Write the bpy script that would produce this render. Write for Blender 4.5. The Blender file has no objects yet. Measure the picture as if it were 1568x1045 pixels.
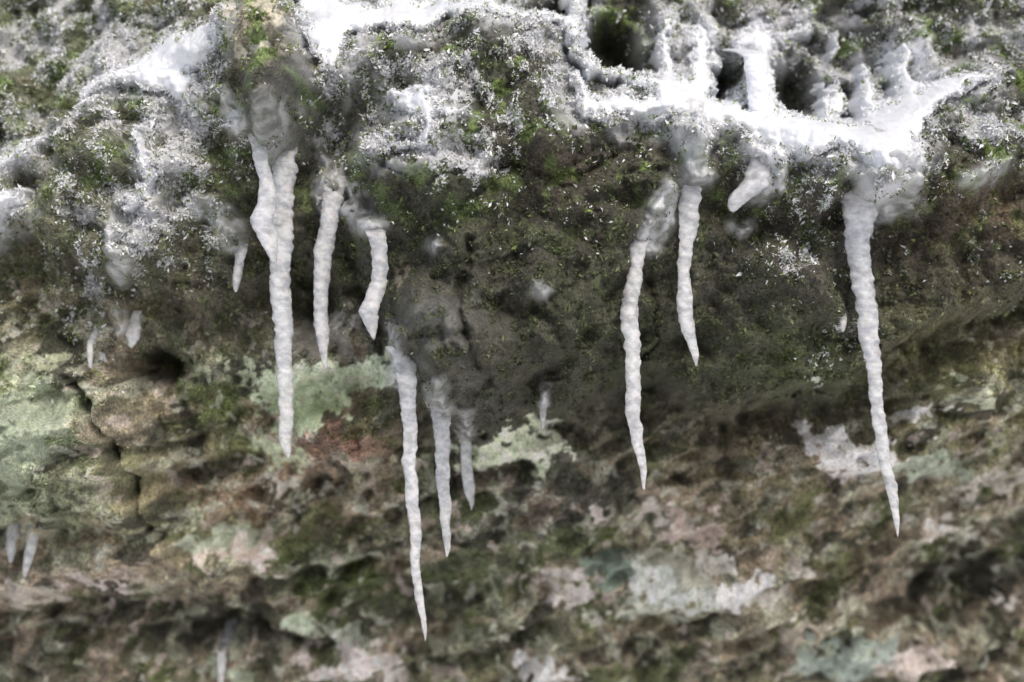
import bpy, math, numpy as np
rng=np.random.default_rng(7)
DC=3.0
# ---------------------------------------------------------------- noise helpers
_p=np.random.default_rng(3).permutation(4096)
_g=np.random.default_rng(4).uniform(0,2*np.pi,4096)
_gc=np.cos(_g).astype(np.float32);_gs=np.sin(_g).astype(np.float32)
def h2(i,j,s=0): return _p[(_p[(i+s*131)&4095]+j)&4095]
def perlin(x,y,s=0):
    xi=np.floor(x).astype(np.int32); yi=np.floor(y).astype(np.int32)
    xf=(x-xi).astype(np.float32); yf=(y-yi).astype(np.float32)
    u=xf*xf*xf*(xf*(xf*6-15)+10); v=yf*yf*yf*(yf*(yf*6-15)+10)
    def gr(a,b):
        t=h2(xi+a,yi+b,s)
        return _gc[t]*(xf-a)+_gs[t]*(yf-b)
    n00=gr(0,0);n10=gr(1,0);n01=gr(0,1);n11=gr(1,1)
    return ((n00*(1-u)+n10*u)*(1-v)+(n01*(1-u)+n11*u)*v)*1.5
def fbm(x,y,f,o=4,s=0,g=0.5):
    r=0;a=1;t=0
    for k in range(o):
        r=r+a*perlin(x*f+k*17.3,y*f-k*9.1,s+k); t+=a; a*=g; f*=2.03
    return r/t*1.6
def billow(x,y,f,o=4,s=0):
    r=0;a=1;t=0
    for k in range(o):
        r=r+a*np.abs(perlin(x*f+k*7.3,y*f-k*3.1,s+k))*2; t+=a;a*=0.5;f*=2.1
    return r/t
def worley(x,y,f,s=0):
    x=x*f;y=y*f
    xi=np.floor(x).astype(np.int32); yi=np.floor(y).astype(np.int32)
    d1=np.full(x.shape,9.0)
    for a in(-1,0,1):
        for b in(-1,0,1):
            h=h2(xi+a,yi+b,s); hh=_p[(h+77)&4095]
            d1=np.minimum(d1,np.hypot(xi+a+h/4096.-x,yi+b+hh/4096.-y))
    return d1
def ss(a,b,x):
    t=np.clip((x-a)/(b-a),0,1); return t*t*(3-2*t)
def lin(c):
    c=np.array(c,float)/255.; return np.where(c<0.04045,c/12.92,((c+0.055)/1.055)**2.4)
def box(a,r):
    for ax in (0,1):
        p=np.concatenate([np.repeat(np.take(a,[0],ax),r+1,ax),a,np.repeat(np.take(a,[-1],ax),r,ax)],ax)
        c=np.cumsum(p,ax); n=a.shape[ax]
        a=(np.take(c,np.arange(2*r+1,2*r+1+n),ax)-np.take(c,np.arange(0,n),ax))/(2*r+1)
    return a

# ---------------------------------------------------------------- rock shape
LIPX=[-900,0,150,330,380,480,560,600,630,700,780,880,920,1000,1120,1230,1330,1400,1568,2500]
LIPY=[300,345,390,470,440,430,420,520,610,650,655,640,590,570,640,610,560,500,440,400]
def lip(px): return np.interp(px,LIPX,LIPY)
BUMPS=[ # px,py,rx,ry,amp(m, + = toward camera)
 (420,80,75,95,0.20),(440,190,60,60,0.14),(700,130,180,100,0.10),
 (680,550,90,95,0.12),(250,240,130,110,0.08),(100,300,150,90,0.06),(240,380,130,70,0.05),
 (1050,220,110,80,0.06),(1280,270,160,60,0.12),(1010,350,90,110,0.05),(1480,230,130,90,0.09),
 (70,680,120,120,0.12),(530,660,75,48,0.17),(820,540,140,90,0.09),(1450,570,120,100,0.16),(1180,430,110,80,0.11),
 (200,860,300,40,0.10),(470,560,120,25,0.07),(780,690,90,22,0.12),(1290,690,110,28,0.12),(1020,890,130,50,0.13),
 (1500,900,120,60,-0.16),(600,890,180,60,-0.06),(240,960,240,30,-0.10)]
BOX=[(700,140,165,85,.06),(770,370,200,175,0.17),(660,250,120,60,.05),(870,250,70,80,.05),(1290,260,140,50,.05),(700,560,90,85,.07),(1010,300,80,90,.04),(540,662,62,40,.06),(420,90,62,80,.07)]
HOLES=[(920,85,55,45,0.26),(560,-5,90,14,0.2),(1100,125,28,28,0.20),(1215,150,50,45,0.2),(1290,160,22,30,0.15),
 (240,558,50,26,0.16),(470,440,60,60,0.08),(860,10,40,30,0.1),(1345,160,14,30,0.12),(1260,60,140,40,0.03),(980,100,60,20,0.07)]
def ell(px,py,b): return np.exp(-(((px-b[0])/b[2])**2+((py-b[1])/b[3])**2)*1.1)
def base_depth(px,py):
    L=lip(px); d=(py-L)
    y=(0.07+.18*ss(560,650,px))*ss(-22,34,d)+0.29*ss(20,420,d)+0.14*ss(300,700,d)
    left=ss(330,150,px)
    y=y-left*0.20*ss(60,300,d)*ss(470,330,d)-left*0.06*ss(60,300,d)
    TX=[-900,0,100,200,330,480,560,870,900,1000,1150,1300,1400,1500,2500]
    TY=[330,270,215,110,60,30,45,50,120,150,190,210,150,125,90]
    t=np.interp(px,TX,TY); u=t-py
    y=y+0.10*ss(-15,45,u)+0.10*ss(20,200,u)
    return y
def survey(x,z):
    px=784+1000*x; py=522-1000*z
    for k in range(4):
        yb=base_depth(px,py)
        px=784+1000*x*DC/(DC+yb); py=522-1000*z*DC/(DC+yb)
    return px,py
def axis(a,b,st,A,B):
    m=np.arange(a,b,st); l=[];s=st;v=a
    while v>A: s=min(s*1.12,0.12); v-=s; l.append(v)
    r=[];s=st;v=m[-1]
    while v<B: s=min(s*1.12,0.12); v+=s; r.append(v)
    return np.array(l[::-1]+list(m)+r)
xs=axis(-0.98,0.98,0.0019,-4,4); zs=axis(-0.67,0.59,0.0019,-1.7,2.6)
X,Z=np.meshgrid(xs,zs)
PX,PY=survey(X,Z)
wx=PX+fbm(X,Z,6,4,11)*20+fbm(X,Z,30,3,12)*6; wy=PY+fbm(X,Z,6,4,15)*16+fbm(X,Z,30,3,16)*6
Yb=base_depth(wx,wy)
for b in BUMPS: Yb=Yb-b[4]*ell(wx,wy,b)
for b in BOX: Yb=Yb-b[4]*np.exp(-((np.abs((wx-b[0])/b[2])**3+np.abs((wy-b[1])/b[3])**3)**1.6))
Ysnow=Yb.copy()
for b in HOLES: Yb=Yb+b[4]*np.exp(-((((wx-b[0])/b[2])**2+((wy-b[1])/b[3])**2)**2)*0.9)
low=ss(0,110,PY-lip(PX))
a=math.radians(22); U=X*math.cos(a)+Z*math.sin(a); V=-X*math.sin(a)+Z*math.cos(a)
big=fbm(X,Z,4.5,3,31)
w1=X+.03*fbm(X,Z,7,3,1); w2=Z+.03*fbm(X,Z,7,3,2)
def tri(ang,f,wob,s):
    c=math.cos(ang);s_=math.sin(ang)
    q=(w1*c+w2*s_)*f+wob*fbm(X,Z,2.5,3,s); return np.abs(q-np.floor(q)-.5)*2-.5
def terr(f,wob,s,sharp=.25):
    q=V*f+wob*fbm(U*.6,V*1.4,3,4,s)
    fr=q-np.floor(q)
    return ss(0,sharp,fr)*(1-ss(sharp,1,fr))
fold=tri(.5,5,1.6,33)+tri(1.9,6.3,1.6,35)+.8*tri(2.8,8.1,1.8,37)+.5*tri(1.2,14,2,39)
rock=-0.03*big-0.045*billow(w1,w2,4.2,4,41)-0.02*billow(w1,w2,16,4,45)*(1-.3*low)-0.038*fold*(1-.25*low)
rock=rock-0.05*terr(5.5,1.6,21)*low-0.02*terr(14,2.2,25)*(.35+.3*low)
fine=fbm(X,Z,45,4,61,0.6)
g1=worley(X+.004*fine,Z,80,8); k1=worley(X,Z,190,9)
# frost coverage
FX=[-900,0,100,200,350,400,560,700,850,950,1000,1100,1200,1400,1568,2500]
FY=[345,345,330,350,370,250,250,290,230,240,230,270,330,290,240,220]
fb=np.interp(PX,FX,FY)
F=0.42*ss(50,-60,wy-fb)
FG=[(250,380,130,60,.3),(140,520,60,60,.2),(160,400,80,60,.25),(560,480,60,30,.1),(1210,400,70,40,.3),(1290,490,40,35,.5),(1240,560,40,30,.2),
 (1370,400,30,30,.25),(1500,400,40,60,.2),(640,110,100,60,.15),(870,90,60,40,.35),(700,270,120,30,.3),(1350,40,200,60,.2),(1490,60,60,40,.4),(120,60,200,90,.3),(1450,200,60,70,.2),(200,180,120,60,.2),
 (420,80,75,65,-.45),(440,195,60,50,-.5),(780,200,60,30,-.15),(820,260,60,30,-.3),(990,60,80,60,-.15),(920,85,50,40,-.5),(700,200,60,30,-.2),(560,180,30,80,-.15),(780,330,260,60,.08)]
for f in FG: F=F+f[4]*ell(wx,wy,f)
F=F+(0.6*fbm(X,Z,9,3,71)+0.6*fbm(X,Z,24,4,72))*ss(0.03,0.3,F)
F=np.clip(F,0,1)
gran=F*(1-g1)+0.5*F*(1-k1)
ew=fbm(X,Z,22,3,131);eh=fbm(X,Z,22,3,132)
def strokes(STR,k=5.0,n_=11,hf=0):
    nx_=PX+ew*n_;ny_=PY+eh*n_
    if hf: nx_=nx_+hf*fbm(X,Z,70,3,137); ny_=ny_+hf*fbm(X,Z,70,3,138)
    S=np.full(X.shape,-200.0)
    for st in STR:
        for (a0,b0,r0),(a1,b1,r1) in zip(st[:-1],st[1:]):
            vx=a1-a0;vy=b1-b0;t=np.clip(((nx_-a0)*vx+(ny_-b0)*vy)/(vx*vx+vy*vy+1e-6),0,1)
            v=(r0+(r1-r0)*t)-np.hypot(nx_-a0-t*vx,ny_-b0-t*vy)
            h=np.clip(.5+.5*(v-S)/k,0,1); S=S*(1-h)+v*h+k*h*(1-h)
    return S
RUN=strokes([[(375,170,12),(386,200,15),(385,215,14)],[(450,185,12),(438,220,22),(434,245,20)],[(500,240,12),(512,285,24),(510,310,18)],
 [(545,300,14),(556,330,24),(580,352,18)],[(606,505,10),(614,535,15),(621,572,18)],[(684,585,12),(676,622,20)],[(716,630,10),(714,652,12)],
 [(1050,170,20),(1045,220,30),(1053,280,21)],[(1015,300,16),(1002,340,22),(982,375,20)],[(1090,190,10),(1130,235,12),(1165,255,22),(1150,290,26)],
 [(1290,275,18),(1318,305,34),(1318,325,31)],[(1340,260,22),(1350,310,18),(1385,325,12)],[(1120,345,14),(1130,348,12)],
 [(365,350,12),(368,378,13)],[(320,325,16),(350,335,18)],[(195,365,12),(215,400,16),(200,440,10)],[(832,595,9),(832,615,9)],[(672,385,8),(674,388,9)],[(826,452,9),(828,456,10)],
 [(1440,290,10),(1490,275,12),(1510,262,8)],[(690,190,12),(720,200,10)],[(1070,20,20),(1085,60,22)],[(1400,80,18),(1420,110,20)],[(205,480,7),(204,505,11)]],12)
G=ss(-12,12,RUN)*np.clip(.9+.4*fbm(X,Z,16,3,92),.3,1)
soft=ell(wx,wy,(680,530,75,85))*.28*np.clip(.5+1.4*fbm(X,Z,14,3,93),0,1)+ell(wx,wy,(470,200,60,50))*.3
G=np.clip(np.maximum(G,soft),0,1)
blur=ss(560,760,PY)
STR=[[(470,-20,16),(485,12,16),(512,42,32),(560,44,22),(640,42,20),(700,26,14),(760,26,11),(830,36,10),(868,50,11),(885,92,8),(905,117,7),(960,130,8),(1010,148,14)],
[(600,12,10),(625,30,18)],[(515,60,26),(520,95,22),(522,122,12)],
[(352,66,12),(322,88,30),(275,100,32),(250,118,26),(298,140,26)],[(250,110,16),(195,128,12),(150,152,10)],
[(-60,300,10),(0,275,9),(60,238,8),(85,215,5)],[(-40,350,14),(5,338,14),(55,305,10)],
[(618,165,12),(655,178,15),(666,205,13),(658,238,9)],[(575,236,4),(640,247,5)],
[(886,140,9),(895,180,18),(950,182,16),(1000,178,20),(1060,178,24),(1110,188,21),(1160,208,28),(1200,222,31),(1260,218,28),(1312,245,29),(1345,200,34),(1392,168,22),(1440,142,14),(1492,128,8)],
[(1330,230,28),(1370,200,24)],[(1312,245,24),(1320,282,18)],[(1010,160,18),(1040,150,24)],[(1022,35,9),(1015,90,10),(1018,132,14)],[(1062,45,9),(1068,100,16),(1062,155,22)],
[(1128,72,10),(1165,66,15)],[(1148,60,18),(1158,110,18),(1158,170,16),(1164,220,12)],[(1262,140,7),(1270,175,14)],[(1318,115,9),(1318,170,14)],[(1368,92,12),(1380,150,20)],
[(1198,62,10),(1225,56,6)],[(1270,60,5),(1266,90,4)],[(240,215,3),(250,260,6),(245,310,5),(225,335,3)],[(880,-20,12),(880,15,9),(879,44,5)],[(1095,100,10),(1072,112,12)]]
S=strokes(STR,8,12,5)+fbm(X,Z,80,3,133)*2.2
rime=np.clip(ss(-50,-2,S)*(.7+1.3*fbm(X,Z,20,4,136)),0,1)
rime=np.maximum(rime,.8*ell(wx,wy,(1490,60,50,26))*np.clip(.8+fbm(X,Z,25,3,139),0,1))
Yrock=Yb+rock
Y=Yrock-(0.006*fine+0.009*gran)*(1-0.75*G)-0.04*ss(-14,16,RUN)-0.01*rime-0.0035*fbm(X,Z,150,3,95)*(1-G)
def crack(pts,w,dep):
    global Y
    dd=np.full(X.shape,1e9)
    for (a0,b0),(a1,b1) in zip(pts[:-1],pts[1:]):
        vx=a1-a0;vy=b1-b0;t=np.clip(((wx-a0)*vx+(wy-b0)*vy)/(vx*vx+vy*vy),0,1)
        dd=np.minimum(dd,np.hypot(wx-a0-t*vx,wy-b0-t*vy))
    Y=Y+dep*np.exp(-(dd/w)**2)
crack([(130,585),(165,650),(205,720),(245,790)],7,0.06)
crack([(90,700),(95,760),(130,800)],4,0.02)
crack([(590,480),(612,560),(640,620)],6,0.03)
crack([(730,390),(715,480),(740,560),(760,640)],6,0.03)
crack([(560,240),(660,300),(760,270),(860,300),(960,250)],6,0.02)
crack([(985,430),(1000,520),(960,560)],5,0.02)
crack([(1370,540),(1420,500),(1568,470)],8,0.04)
crack([(0,930),(180,925),(330,940),(520,1000)],9,0.05)

# ---------------------------------------------------------------- rock colour with a painted light lift below the lip
C=np.zeros(X.shape+(3,))
C[:]=lin((116,114,98))
def mixc(m,c,):
    global C
    c=lin(c) if not isinstance(c,np.ndarray) else c
    m=np.clip(m,0,1)[...,None]; C=C*(1-m)+c*m
n1=fbm(X,Z,7,5,101);n2=fbm(X,Z,13,5,102);n3=fbm(X,Z,26,5,103);n4=fbm(U*0.5,V*1.3,18,5,104)
mixc(ss(0.0,0.4,n1)*.7,(102,106,70)); mixc(ss(0.05,0.4,n2)*.5,(126,113,96)); mixc(ss(0.1,0.5,-n2)*.6,(88,86,78))
mixc(ss(0.1,0.45,n3)*.45*(1-low*.4),(86,97,48))
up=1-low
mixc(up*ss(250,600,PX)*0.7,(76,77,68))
GUIDE=[(70,660,120,130,(150,160,138),.85),(60,480,140,80,(116,110,88),.6),(100,300,160,70,(146,148,122),.7),(100,80,260,120,(140,150,120),.7),(420,75,75,70,(180,172,152),.9),(440,190,60,50,(84,83,76),.8),
(800,420,240,190,(70,69,58),.85),(850,270,80,60,(84,71,64),.6),(250,270,120,110,(120,125,104),.6),(180,720,90,80,(88,97,64),.7),(900,480,80,60,(72,80,50),.5),(700,340,60,60,(74,82,52),.5),
(300,610,110,60,(90,98,60),.8),(350,572,50,18,(165,170,145),.8),(1480,560,120,90,(144,140,102),.8),(1350,360,200,80,(86,79,70),.8),(1500,330,90,50,(122,107,88),.8),
(1200,560,90,60,(96,106,64),.8),(1080,590,120,50,(72,76,58),.7),(960,560,70,60,(66,70,50),.8),(1150,700,200,60,(134,122,102),.8),
(530,662,70,45,(128,96,86),.98),(400,745,150,55,(150,130,112),.9),(300,700,80,40,(124,120,94),.6),(130,890,220,35,(164,147,136),.9),(240,820,110,35,(142,142,118),.7),
(600,890,200,75,(60,71,38),.9),(760,870,60,70,(68,82,42),.7),(350,960,250,45,(68,65,60),.88),(60,980,100,60,(92,87,79),.7),(800,770,90,80,(96,93,90),.8),(940,740,80,40,(84,83,78),.6),
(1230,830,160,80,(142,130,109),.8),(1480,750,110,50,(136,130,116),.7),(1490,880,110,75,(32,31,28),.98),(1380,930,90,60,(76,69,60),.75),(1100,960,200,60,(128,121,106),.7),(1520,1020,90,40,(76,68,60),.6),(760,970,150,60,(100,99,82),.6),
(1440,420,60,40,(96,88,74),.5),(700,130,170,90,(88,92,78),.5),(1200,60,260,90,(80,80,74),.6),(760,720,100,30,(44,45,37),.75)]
for g in GUIDE: mixc(np.minimum(1.15*ell(wx,wy,(g[0],g[1],g[2]*1.1,g[3]*1.1)),1)*g[5]*np.clip(0.85+0.6*n3,0,1.2),g[4])  # broad colour areas, darkest under the lip and in the lower-right recess
mixc(ss(.15,.32,fbm(U*.8,V*1.1,9,5,119))*.6*low,(76,88,46))
mixc(ss(.15,.32,fbm(U*.7,V*1.2,11,5,121))*.5*low,(160,144,129))
mixc(ss(.20,.36,fbm(U*.7,V*1.2,12,5,123))*.8*low,(44,43,37))
mixc(ss(.25,.38,fbm(X,Z,18,5,125))*.5*low,(168,170,152))
light_lift=(1.08+1.05*ss(0,200,PY-lip(PX)))  # lightens rock colour below the lip to offset weak light there
C=C*light_lift[...,None]
mixc(ss(0.25,0.42,fbm(U*.7,V,20,4,118))*low*.5,(62,60,50))
mixc(ss(0.1,0.5,fbm(X,Z,40,3,112))*.35,(70,68,56))
mixc(ss(0.1,0.4,fbm(X,Z,24,4,113))*(up*.85)*ss(450,200,PY),(122,144,80))
n5=fbm(X,Z,55,4,150); n6=fbm(X,Z,42,4,151)
sx=wx+n3*34+n2*14+n5*16; sy=wy+n4*22+n3*14+n6*14
PATCH=[(540,566,80,20,(206,218,192)),(460,600,60,40,(202,214,188)),(440,690,30,40,(188,196,168)),(500,620,30,20,(190,200,170)),(780,684,80,30,(218,228,200)),(840,682,25,16,(215,215,200)),(505,592,30,16,(200,210,182)),
(385,828,55,24,(218,206,199)),(350,812,40,18,(182,190,172)),(460,946,34,16,(206,216,194)),(528,972,40,12,(210,215,200)),(550,1012,85,26,(222,212,208)),(360,1030,28,14,(184,193,174)),
(860,882,46,24,(202,195,191)),(1030,882,62,46,(220,226,218)),(1130,888,56,22,(246,243,239)),(935,858,52,20,(124,138,126)),(1060,806,60,18,(206,192,184)),(1000,775,30,14,(214,206,200)),
(1284,688,76,24,(255,240,236)),(1400,708,52,26,(168,176,160)),(1376,634,20,13,(235,233,222)),(1418,632,12,8,(226,226,215)),(1430,798,50,12,(224,215,206)),(1500,730,50,20,(180,175,166)),
(1290,1000,85,34,(164,174,166)),(1395,1010,46,20,(210,199,193)),(822,1030,50,22,(240,233,228)),(1550,925,22,14,(222,215,206)),(765,960,12,10,(214,214,200)),(1290,720,26,8,(236,221,214)),
(610,440,10,14,(150,142,126)),(500,510,60,30,(164,161,154)),(985,930,30,14,(198,202,190)),(1170,905,30,12,(200,196,186)),(1250,585,12,12,(200,204,194)),(95,560,14,14,(180,186,158)),(905,770,22,12,(188,181,175)),(1200,950,50,18,(176,168,155)),(180,885,60,10,(214,204,197)),(60,900,50,12,(206,196,187)),(1440,600,24,12,(186,191,168)),(1480,520,18,9,(184,184,164)),(400,118,26,12,(204,200,180)),(430,60,22,16,(200,194,172)),(385,80,14,26,(200,194,172)),(470,100,20,20,(184,180,160)),
(600,760,40,10,(156,147,133)),(1030,855,60,20,(180,180,167)),(690,980,30,14,(156,156,136)),
(60,640,70,50,(166,176,154)),(30,720,50,60,(162,171,148)),(110,600,40,22,(166,174,152)),(380,575,24,12,(182,190,164)),(300,560,16,10,(168,175,150)),
(620,560,10,16,(192,198,172)),(430,735,20,12,(200,194,184)),(330,760,18,8,(192,192,174)),(1090,840,30,12,(206,204,196)),(1230,870,20,10,(200,194,184)),(1330,790,30,10,(186,181,170)),(890,930,26,10,(186,186,174)),(1480,830,14,10,(186,186,176))]
lz=fbm(X+.01*n3,Z,34,5,111)
pm=ss(0.32,0.42,lz)*ss(-0.1,0.2,n2)*low; calm=pm*.6
mixc(pm*.8,(206,207,192))
pm=ss(0.34,0.44,fbm(X,Z,28,5,115))*ss(0,0.2,n1)*low; calm=np.maximum(calm,pm*.6)
mixc(pm*.7,(208,195,187))
for g in PATCH:
    r=((sx-g[0])/g[2])**2+((sy-g[1])/g[3])**2
    pm=ss(1.3,0.75,r)*ss(-.62,-.1,n5*.8+n6*.5+(1-r)*.35)
    calm=np.maximum(calm,pm*.85)
    mixc(pm*.95,lin(g[4])*(1.28 if (g[1]>500 and g[0]>250) else 1))  # most lower patches painted brighter to offset shade under the overhang
mottle=1+0.5*fbm(X,Z,60,4,120)*(1-.35*calm)  # random fine mottling of the rock tone
C=C*mottle[...,None]
C=np.clip(C,0.008,0.9)

def grid_mesh(name,X,Y,Z,mask=None):
    nz,nx=X.shape
    co=np.stack([X,Y,Z],-1).reshape(-1,3)
    i=np.arange(nz*nx).reshape(nz,nx)
    q=np.stack([i[:-1,:-1],i[:-1,1:],i[1:,1:],i[1:,:-1]],-1)
    if mask is not None:
        mm=mask[:-1,:-1]|mask[:-1,1:]|mask[1:,1:]|mask[1:,:-1]
        q=q[mm]
    q=q.reshape(-1,4)
    used=None
    if mask is not None:
        used,inv=np.unique(q,return_inverse=True); q=inv.reshape(-1,4); co=co[used]
    return make(name,co,q),used
def make(name,co,q,smooth=True):
    k=q.shape[1]
    me=bpy.data.meshes.new(name)
    me.vertices.add(len(co)); me.vertices.foreach_set('co',co.astype(np.float32).ravel())
    me.loops.add(q.size); me.loops.foreach_set('vertex_index',q.astype(np.int32).ravel())
    me.polygons.add(len(q)); me.polygons.foreach_set('loop_start',np.arange(0,q.size,k,dtype=np.int32))
    me.polygons.foreach_set('use_smooth',np.full(len(q),smooth))
    me.update(calc_edges=True)
    ob=bpy.data.objects.new(name,me); bpy.context.scene.collection.objects.link(ob)
    return ob
def fattr(ob,name,v):
    a=ob.data.attributes.new(name,'FLOAT','POINT'); a.data.foreach_set('value',v.astype(np.float32).ravel())
def cattr(ob,name,c):
    a=ob.data.attributes.new(name,'FLOAT_COLOR','POINT')
    c4=np.ones((c.reshape(-1,3).shape[0],4),np.float32); c4[:,:3]=c.reshape(-1,3); a.data.foreach_set('color',c4.ravel())
wall,_=grid_mesh('rock_face',X,Y,Z)
fattr(wall,'frost',F); fattr(wall,'glaze',G); fattr(wall,'rime',rime); fattr(wall,'calm',calm); cattr(wall,'Col',C)

# ---------------------------------------------------------------- materials
def newmat(n):
    m=bpy.data.materials.new(n); m.use_nodes=True; nt=m.node_tree; nt.nodes.clear()
    o=nt.nodes.new('ShaderNodeOutputMaterial'); b=nt.nodes.new('ShaderNodeBsdfPrincipled'); nt.links.new(b.outputs[0],o.inputs[0])
    return m,nt,b
def N(nt,t,**k):
    n=nt.nodes.new(t)
    for a,b in k.items(): setattr(n,a,b)
    return n
def noise(nt,co,sc,det=4,rough=.6):
    n=N(nt,'ShaderNodeTexNoise'); n.inputs['Scale'].default_value=sc; n.inputs['Detail'].default_value=det; n.inputs['Roughness'].default_value=rough
    nt.links.new(co,n.inputs['Vector']); return n.outputs['Fac']
def math_(nt,op,a,b=None,c=None):
    n=N(nt,'ShaderNodeMath',operation=op)
    for i,v in enumerate((a,b,c)):
        if v is None: continue
        if isinstance(v,(int,float)): n.inputs[i].default_value=v
        else: nt.links.new(v,n.inputs[i])
    return n.outputs[0]
def mr(nt,v,a,b,c=0,d=1):
    n=N(nt,'ShaderNodeMapRange'); n.interpolation_type='SMOOTHSTEP'
    nt.links.new(v,n.inputs[0])
    for i,q in enumerate((a,b,c,d)): n.inputs[i+1].default_value=q
    return n.outputs[0]
def mixn(nt,f,a,b,mode='MIX'):
    n=N(nt,'ShaderNodeMix',data_type='RGBA',blend_type=mode)
    for s,v in ((n.inputs[0],f),(n.inputs[6],a),(n.inputs[7],b)):
        if hasattr(v,'is_output'): nt.links.new(v,s)
        else: s.default_value=v
    return n.outputs[2]
m,nt,b=newmat('mossy_rock')
co=N(nt,'ShaderNodeTexCoord').outputs['Object']
colr=N(nt,'ShaderNodeAttribute',attribute_name='Col').outputs['Color']
fr=N(nt,'ShaderNodeAttribute',attribute_name='frost').outputs['Fac']
gl=N(nt,'ShaderNodeAttribute',attribute_name='glaze').outputs['Fac']
rm=N(nt,'ShaderNodeAttribute',attribute_name='rime').outputs['Fac']
cal=N(nt,'ShaderNodeAttribute',attribute_name='calm').outputs['Fac']
inv=math_(nt,'SUBTRACT',1.0,math_(nt,'MULTIPLY',cal,.6))
na=noise(nt,co,190,4,.8); nb=noise(nt,co,55,3)
v1=mr(nt,na,.32,.68,.3,1.8)
comb=N(nt,'ShaderNodeCombineColor'); [nt.links.new(v1,comb.inputs[i]) for i in range(3)]
c1=mixn(nt,inv,colr,comb.outputs[0],'MULTIPLY')
c1=mixn(nt,math_(nt,'MULTIPLY',math_(nt,'MULTIPLY',mr(nt,nb,.58,.72),.3),inv),c1,(.10,.13,.04,1))
grit=noise(nt,co,340,2,.5)
c1=mixn(nt,math_(nt,'MULTIPLY',mr(nt,grit,.66,.73),.55),c1,(.5,.5,.46,1))
th=math_(nt,'ADD',math_(nt,'MULTIPLY',na,1.0),math_(nt,'MULTIPLY',nb,.5))
th=math_(nt,'ADD',th,math_(nt,'MULTIPLY',fr,.38))
fm=math_(nt,'MULTIPLY',mr(nt,th,1.0,1.07),mr(nt,fr,.05,.3))
c2=mixn(nt,math_(nt,'MULTIPLY',fm,.92),c1,(.86,.87,.89,1))
gc=mixn(nt,mr(nt,noise(nt,co,30,4),.35,.62),(.27,.28,.265,1),(.74,.76,.79,1))
c3=mixn(nt,math_(nt,'MULTIPLY',gl,.82),c2,gc)
c3=mixn(nt,math_(nt,'MULTIPLY',rm,.85),c3,(.86,.87,.90,1))
nt.links.new(c3,b.inputs['Base Color'])
nt.links.new(mr(nt,gl,0,1,.8,.28),b.inputs['Roughness'])
bp=N(nt,'ShaderNodeBump'); bp.inputs['Distance'].default_value=.007
nt.links.new(math_(nt,'MULTIPLY',mr(nt,gl,0,.8,1.0,.15),inv),bp.inputs['Strength']); nt.links.new(na,bp.inputs['Height']); nt.links.new(bp.outputs[0],b.inputs['Normal'])
wall.data.materials.append(m)

# ---------------------------------------------------------------- snow mesh
Ys=np.minimum(Ysnow-0.03*big-0.045,Ysnow+rock+.01)
Ys=np.where(S>-2,np.minimum(Ys,Yrock-0.012),Ys)
Ys=box(box(box(Ys,7),6),4)-.007
ysn=Ys-0.034*np.sqrt(np.clip(S/26,0,1))
ysn=ysn+np.clip(-S,0,50)*0.009+0.004*fbm(X,Z,28,3,134)+0.0035*(worley(X+.005*fine,Z,60,17)-.5)+0.0012*fbm(X,Z,150,3,135)
snow,used=grid_mesh('snow',X,ysn,Z,mask=S>-6)
ms,nt,b=newmat('snow_mat')
co=N(nt,'ShaderNodeTexCoord').outputs['Object']
cc=mixn(nt,mr(nt,noise(nt,co,30,4),.35,.6),(.78,.81,.87,1),(.88,.90,.93,1))
nt.links.new(cc,b.inputs['Base Color']); b.inputs['Roughness'].default_value=.5
bp=N(nt,'ShaderNodeBump'); bp.inputs['Distance'].default_value=.004; bp.inputs['Strength'].default_value=.5
nt.links.new(noise(nt,co,240,4,.7),bp.inputs['Height']); nt.links.new(bp.outputs[0],b.inputs['Normal'])
snow.data.materials.append(ms)

# ---------------------------------------------------------------- frosted moss flakes
Yf=np.where(S>0,np.minimum(Y,ysn),Y)
def flakes(name,prob,n,size,colfn,seed,wf=.26):
    r=np.random.default_rng(seed)
    inside=(np.abs(X)<.97)&(Z>-.66)&(Z<.585); p=np.where(inside&(S<8),prob,0).ravel(); p=p/p.sum()
    idx=np.searchsorted(np.cumsum(p),r.random(n)*.999999)
    c=np.stack([X.ravel()[idx],Yf.ravel()[idx]-.0012,Z.ravel()[idx]],-1)+r.normal(0,.0010,(n,3))
    s=size*r.lognormal(0,.38,n)
    d=r.normal(0,1,(n,3)); d[:,1]-=.8; d/=np.linalg.norm(d,axis=1)[:,None]
    e=np.cross(d,r.normal(0,1,(n,3))); e/=np.linalg.norm(e,axis=1)[:,None]
    f=np.cross(d,e)
    w=wf*s
    P=np.stack([c-d*s[:,None]*.4, c+e*w[:,None]+d*s[:,None]*.25+f*s[:,None]*.12, c+d*s[:,None]*.9+f*s[:,None]*r.uniform(-.4,.4,(n,1)), c-e*w[:,None]+d*s[:,None]*.25+f*s[:,None]*.12],1)
    ob=make(name,P.reshape(-1,3),np.arange(4*n).reshape(n,4),False)
    cattr(ob,'Col',np.repeat(colfn(r,n,idx),4,axis=0))
    m,nt,b=newmat(name+'_mat'); a=N(nt,'ShaderNodeAttribute',attribute_name='Col').outputs['Color']
    nt.links.new(a,b.inputs['Base Color']); b.inputs['Roughness'].default_value=.7
    ob.data.materials.append(m); return ob
cl=ss(0,.3,fbm(X,Z,45,3,141))*ss(.75,.3,g1)+.02
edge=np.exp(-((S+2)/9)**2)
Fe=np.maximum(F,edge*.95)
def cf(r,n,idx):
    c=np.tile(np.array([.86,.87,.89]),(n,1))*r.uniform(.8,1.05,(n,1))
    t=r.random(n)>(0.38+0.7*Fe.ravel()[idx])
    c[t]=lin((126,146,86))*r.uniform(.4,1.4,(t.sum(),1)); return np.clip(c,0,.92)
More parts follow.
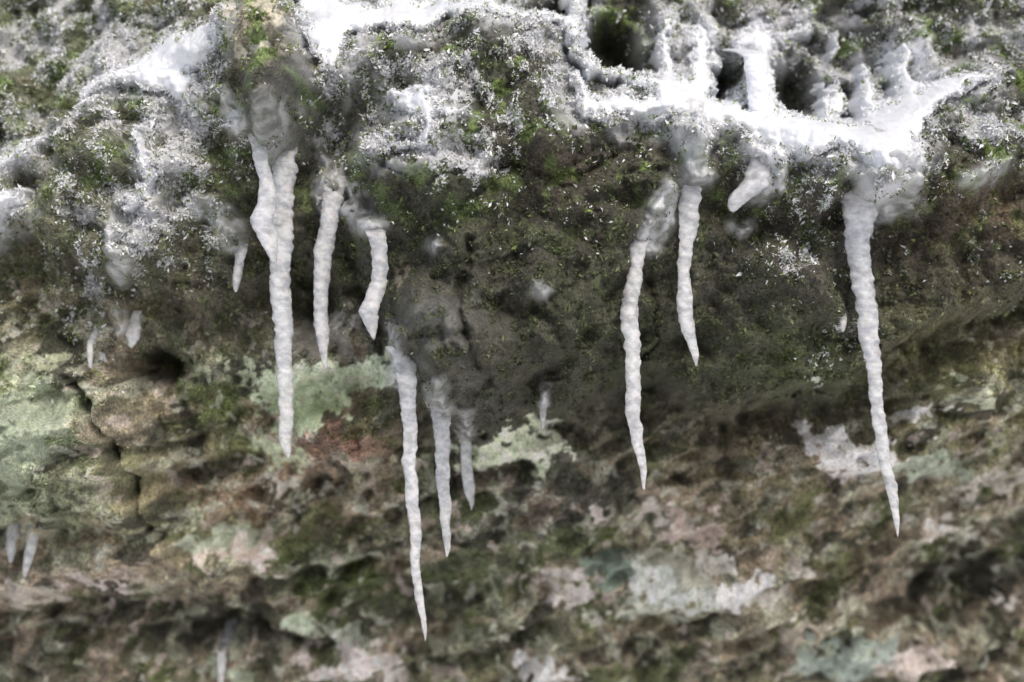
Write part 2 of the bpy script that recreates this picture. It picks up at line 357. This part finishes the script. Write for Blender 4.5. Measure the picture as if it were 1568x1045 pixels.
flakes('frost_crystals',(F*cl)**1.15*(1-.85*G)*(1-.7*rime)+.15*edge*(1-.6*G),165000,.0038,cf,1)
def cm(r,n,idx):
    c=C.reshape(-1,3)[idx]*.75+lin((86,102,52))*.35; return np.clip(c*r.uniform(.4,1.9,(n,1)),0.01,.8)
flakes('moss',(ss(0,.4,n3)+.25)*cl*(1-.9*G)*(1-F*.5)*(1-.55*blur)*(1-.8*calm)*(S<-2),115000,.0038,cm,2)

# ---------------------------------------------------------------- ice
mi,nt,b=newmat('ice_mat')
co=N(nt,'ShaderNodeTexCoord').outputs['Object']
mp=N(nt,'ShaderNodeMapping'); mp.inputs['Scale'].default_value=(.9,.9,1.4); nt.links.new(co,mp.inputs[0])
n_=noise(nt,mp.outputs[0],60,4,.6)
cc=mixn(nt,mr(nt,n_,.3,.7),(.84,.86,.90,1),(.92,.93,.96,1))
nt.links.new(cc,b.inputs['Base Color'])
b.inputs['Roughness'].default_value=.07; b.inputs['IOR'].default_value=1.31
nt.links.new(mr(nt,n_,.32,.68,.66,.36),b.inputs['Transmission Weight'])
b.inputs['Subsurface Weight'].default_value=.6; b.inputs['Subsurface Radius'].default_value=(.7,.85,1); b.inputs['Subsurface Scale'].default_value=.012
bp=N(nt,'ShaderNodeBump'); bp.inputs['Distance'].default_value=.0012; bp.inputs['Strength'].default_value=.25
nt.links.new(noise(nt,mp.outputs[0],110,2),bp.inputs['Height']); nt.links.new(bp.outputs[0],b.inputs['Normal'])
def wall_at(x,z,rad=4):
    ix=np.clip(np.searchsorted(xs,x),0,len(xs)-1); iz=np.clip(np.searchsorted(zs,z),0,len(zs)-1)
    return float(Y[max(iz-rad,0):iz+rad+1,max(ix-rad,0):ix+rad+1].min())
def icicle(path,seed,depth=None,name='icicle',mat=None):
    r=np.random.default_rng(seed)
    p=np.array(path,float)
    k=1.0
    for _ in range(3):
        ys=[wall_at((a_-784)/1000*k,(522-b_)/1000*k) for a_,b_,_r in p]
        y0=min(ys[1:])-.004 if depth is None else depth
        yroot=ys[0]; k=(DC+y0)/DC
    zz=(522-p[:,1])/1000*k; xx=(p[:,0]-784)/1000*k; rr=p[:,2]/1000*k*.93
    L=zz[0]-zz[-1]; n=max(int(L/.0014),14)
    t=np.linspace(0,1,n); zq=zz[0]-t*L
    s_=(zz[0]-zz)/L
    xq=np.interp(t,s_,xx); rq=np.interp(t,s_,rr)
    ker=np.hanning(max(5,int(.030/(L/n))|1)); ker/=ker.sum(); h=len(ker)//2
    sm=lambda a:np.convolve(np.pad(a,h,mode='edge'),ker,'valid')[:n]
    xq=sm(xq); rqs=sm(rq); rq=np.where(t>.95,np.minimum(rq,rqs),rqs)
    yq=y0+np.cumsum(r.normal(0,.00012,n))
    d=t*L; rt=np.clip(1-d/.045,0,1)
    back=max(yroot+.045-y0,.03)
    yq=yq+back*rt**1.3
    rq=rq*(1+.25*rt**2)
    seg=28; th=np.linspace(0,2*np.pi,seg,endpoint=False)
    ph=r.uniform(0,100)
    T,TH=np.meshgrid(zq,th,indexing='ij')
    rib=fbm(T*1.0+ph+.002*np.cos(TH),np.zeros_like(T)+ph+.004*np.sin(TH),120,2,int(seed)+1)
    lob=fbm(T*.9+ph+np.cos(TH)*.018,np.sin(TH)*.018+ph,24,2,int(seed)+50)
    loc=fbm(T+ph+np.cos(TH)*.012,np.sin(TH)*.012+ph,75,2,int(seed)+90)
    R=rq[:,None]*(1+.07*rib+.20*lob+.14*loc)
    R=np.maximum(R,.0005)
    cx=xq+.003*fbm(zq+ph,zq*0,12,3,5)*np.clip(t*5,0,1)
    yr=.85+.3*rt[:,None]
    co=np.stack([cx[:,None]+R*np.cos(TH),yq[:,None]+yr*R*np.sin(TH),T],-1)
    co=co.reshape(-1,3)
    i=np.arange(n*seg).reshape(n,seg); j=np.roll(i,-1,1)
    q=np.stack([i[:-1],i[1:],j[1:],j[:-1]],-1).reshape(-1,4)
    tip=np.array([[cx[-1],yq[-1],zq[-1]-.003]]); top=np.array([[cx[0],yq[0],zq[0]+.0005]])
    co=np.vstack([co,tip,top]); ti=n*seg; to=ti+1
    faces=q.tolist()+[[int(i[-1,a]),ti,int(j[-1,a])] for a in range(seg)]+[[int(j[0,a]),to,int(i[0,a])] for a in range(seg)]
    me=bpy.data.meshes.new(name); me.from_pydata(co.tolist(),[],faces); me.shade_smooth()
    ob=bpy.data.objects.new(name,me); bpy.context.scene.collection.objects.link(ob); me.materials.append(mat or mi); return ob
ICE=[
 [(432,205,20),(436,262,21),(431,300,19),(427,345,22),(429,390,18),(432,480,16),(435,560,13),(437,640,12),(440,680,10),(443,702,2)],
 [(384,190,11),(396,235,12),(406,270,12),(410,310,15),(403,345,20),(412,370,15),(420,400,5)],
 [(512,268,24),(508,318,16),(500,360,15),(494,400,14),(491,450,12),(493,500,11),(497,540,7),(500,562,2)],
 [(550,315,16),(574,350,18),(583,375,13),(580,405,12),(576,440,14),(566,478,17),(569,500,10),(574,518,2)],
 [(616,530,20),(622,580,16),(627,620,13),(627,680,12),(629,740,11),(633,800,10),(638,860,8),(643,920,6),(648,960,4),(651,980,1)],
 [(676,598,22),(676,650,14),(678,710,11),(680,760,10),(684,810,8),(687,835,6),(686,851,2)],
 [(713,635,12),(714,685,9),(716,720,9),(717,750,8),(721,770,4),(723,780,1)],
 [(833,590,9),(832,630,6),(832,645,4),(833,658,2)],
 [(984,335,20),(975,390,13),(968,440,14),(965,500,14),(968,560,13),(970,620,12),(977,680,9),(984,720,6),(987,748,2)],
 [(1052,250,20),(1056,300,16),(1056,335,16),(1051,380,11),(1048,430,10),(1047,480,13),(1056,515,10),(1064,542,6),(1067,558,2)],
 [(1317,275,30),(1316,325,27),(1313,370,20),(1320,430,18),(1330,500,16),(1338,570,13),(1346,640,11),(1355,700,9),(1366,750,10),(1372,790,6),(1376,820,1)],
 [(368,355,12),(365,400,8),(361,425,9),(360,445,3)],
 [(18,795,10),(18,820,9),(17,845,7),(16,860,3)],[(52,795,11),(48,830,9),(43,858,8),(38,882,3)],
 [(340,960,9),(340,1020,8),(337,1060,4)],
 [(1180,240,20),(1155,284,22),(1128,306,18),(1120,322,6)],
 [(203,475,7),(204,505,12),(204,518,11),(202,530,4)],[(1295,460,5),(1294,490,7),(1290,506,3)],
 [(138,485,5),(136,530,6),(139,562,3)]]
for i,p in enumerate(ICE): icicle(p,i*7+3)
icicle([(1146,40,18),(1158,90,19),(1160,150,16),(1166,215,13),(1164,252,5)],210,-.09,mat=ms)
icicle([(880,-30,12),(881,15,8),(879,46,3)],217,.03,mat=ms)

# ---------------------------------------------------------------- ground, hidden below the frame, added to bounce light upward
gx=np.linspace(-40,40,161); gX,gY=np.meshgrid(gx,gx)
gZ=-1.6+.12*fbm(gX,gY,.4,4,9)
gr=make('ground',np.stack([gX,gY,gZ],-1).reshape(-1,3),(lambda i:np.stack([i[:-1,:-1],i[:-1,1:],i[1:,1:],i[1:,:-1]],-1).reshape(-1,4))(np.arange(161*161).reshape(161,161)))
m,nt,b=newmat('ground_mat'); co=N(nt,'ShaderNodeTexCoord').outputs['Object']
nt.links.new(mixn(nt,mr(nt,noise(nt,co,1.5,6),.30,.44),(.2,.18,.14,1),(.84,.85,.87,1)),b.inputs['Base Color']); b.inputs['Roughness'].default_value=.9
gr.data.materials.append(m)

# ---------------------------------------------------------------- light
EL=math.radians(48)
w=bpy.data.worlds.new('World'); bpy.context.scene.world=w; w.use_nodes=True
nt=w.node_tree; bg=nt.nodes['Background']; sk=nt.nodes.new('ShaderNodeTexSky'); sk.sky_type='NISHITA'; sk.sun_disc=False
sk.sun_elevation=EL; sk.sun_rotation=math.radians(160); sk.dust_density=4; sk.air_density=1.0
nt.links.new(sk.outputs[0],bg.inputs[0]); bg.inputs[1].default_value=.15
sl=bpy.data.lights.new('sun','SUN'); sl.energy=1.5; sl.angle=math.radians(20); sl.color=(1,.95,.88)
so=bpy.data.objects.new('sun',sl); bpy.context.scene.collection.objects.link(so)
from mathutils import Vector
dirv=Vector((.34*math.cos(EL),-.94*math.cos(EL),math.sin(EL))); so.rotation_euler=dirv.to_track_quat('Z','Y').to_euler()
# ---------------------------------------------------------------- camera
cd=bpy.data.cameras.new('camera'); cam=bpy.data.objects.new('camera',cd); bpy.context.scene.collection.objects.link(cam)
cam.location=(0,-DC,0); cam.rotation_euler=(math.pi/2,0,0); cd.sensor_width=36; cd.lens=36*DC/1.568; cd.clip_end=300
cd.dof.use_dof=True; cd.dof.focus_distance=DC-.19; cd.dof.aperture_fstop=1.9
bpy.context.scene.camera=cam
sc=bpy.context.scene; sc.view_settings.view_transform='Standard'; sc.view_settings.look='None'; sc.view_settings.exposure=0
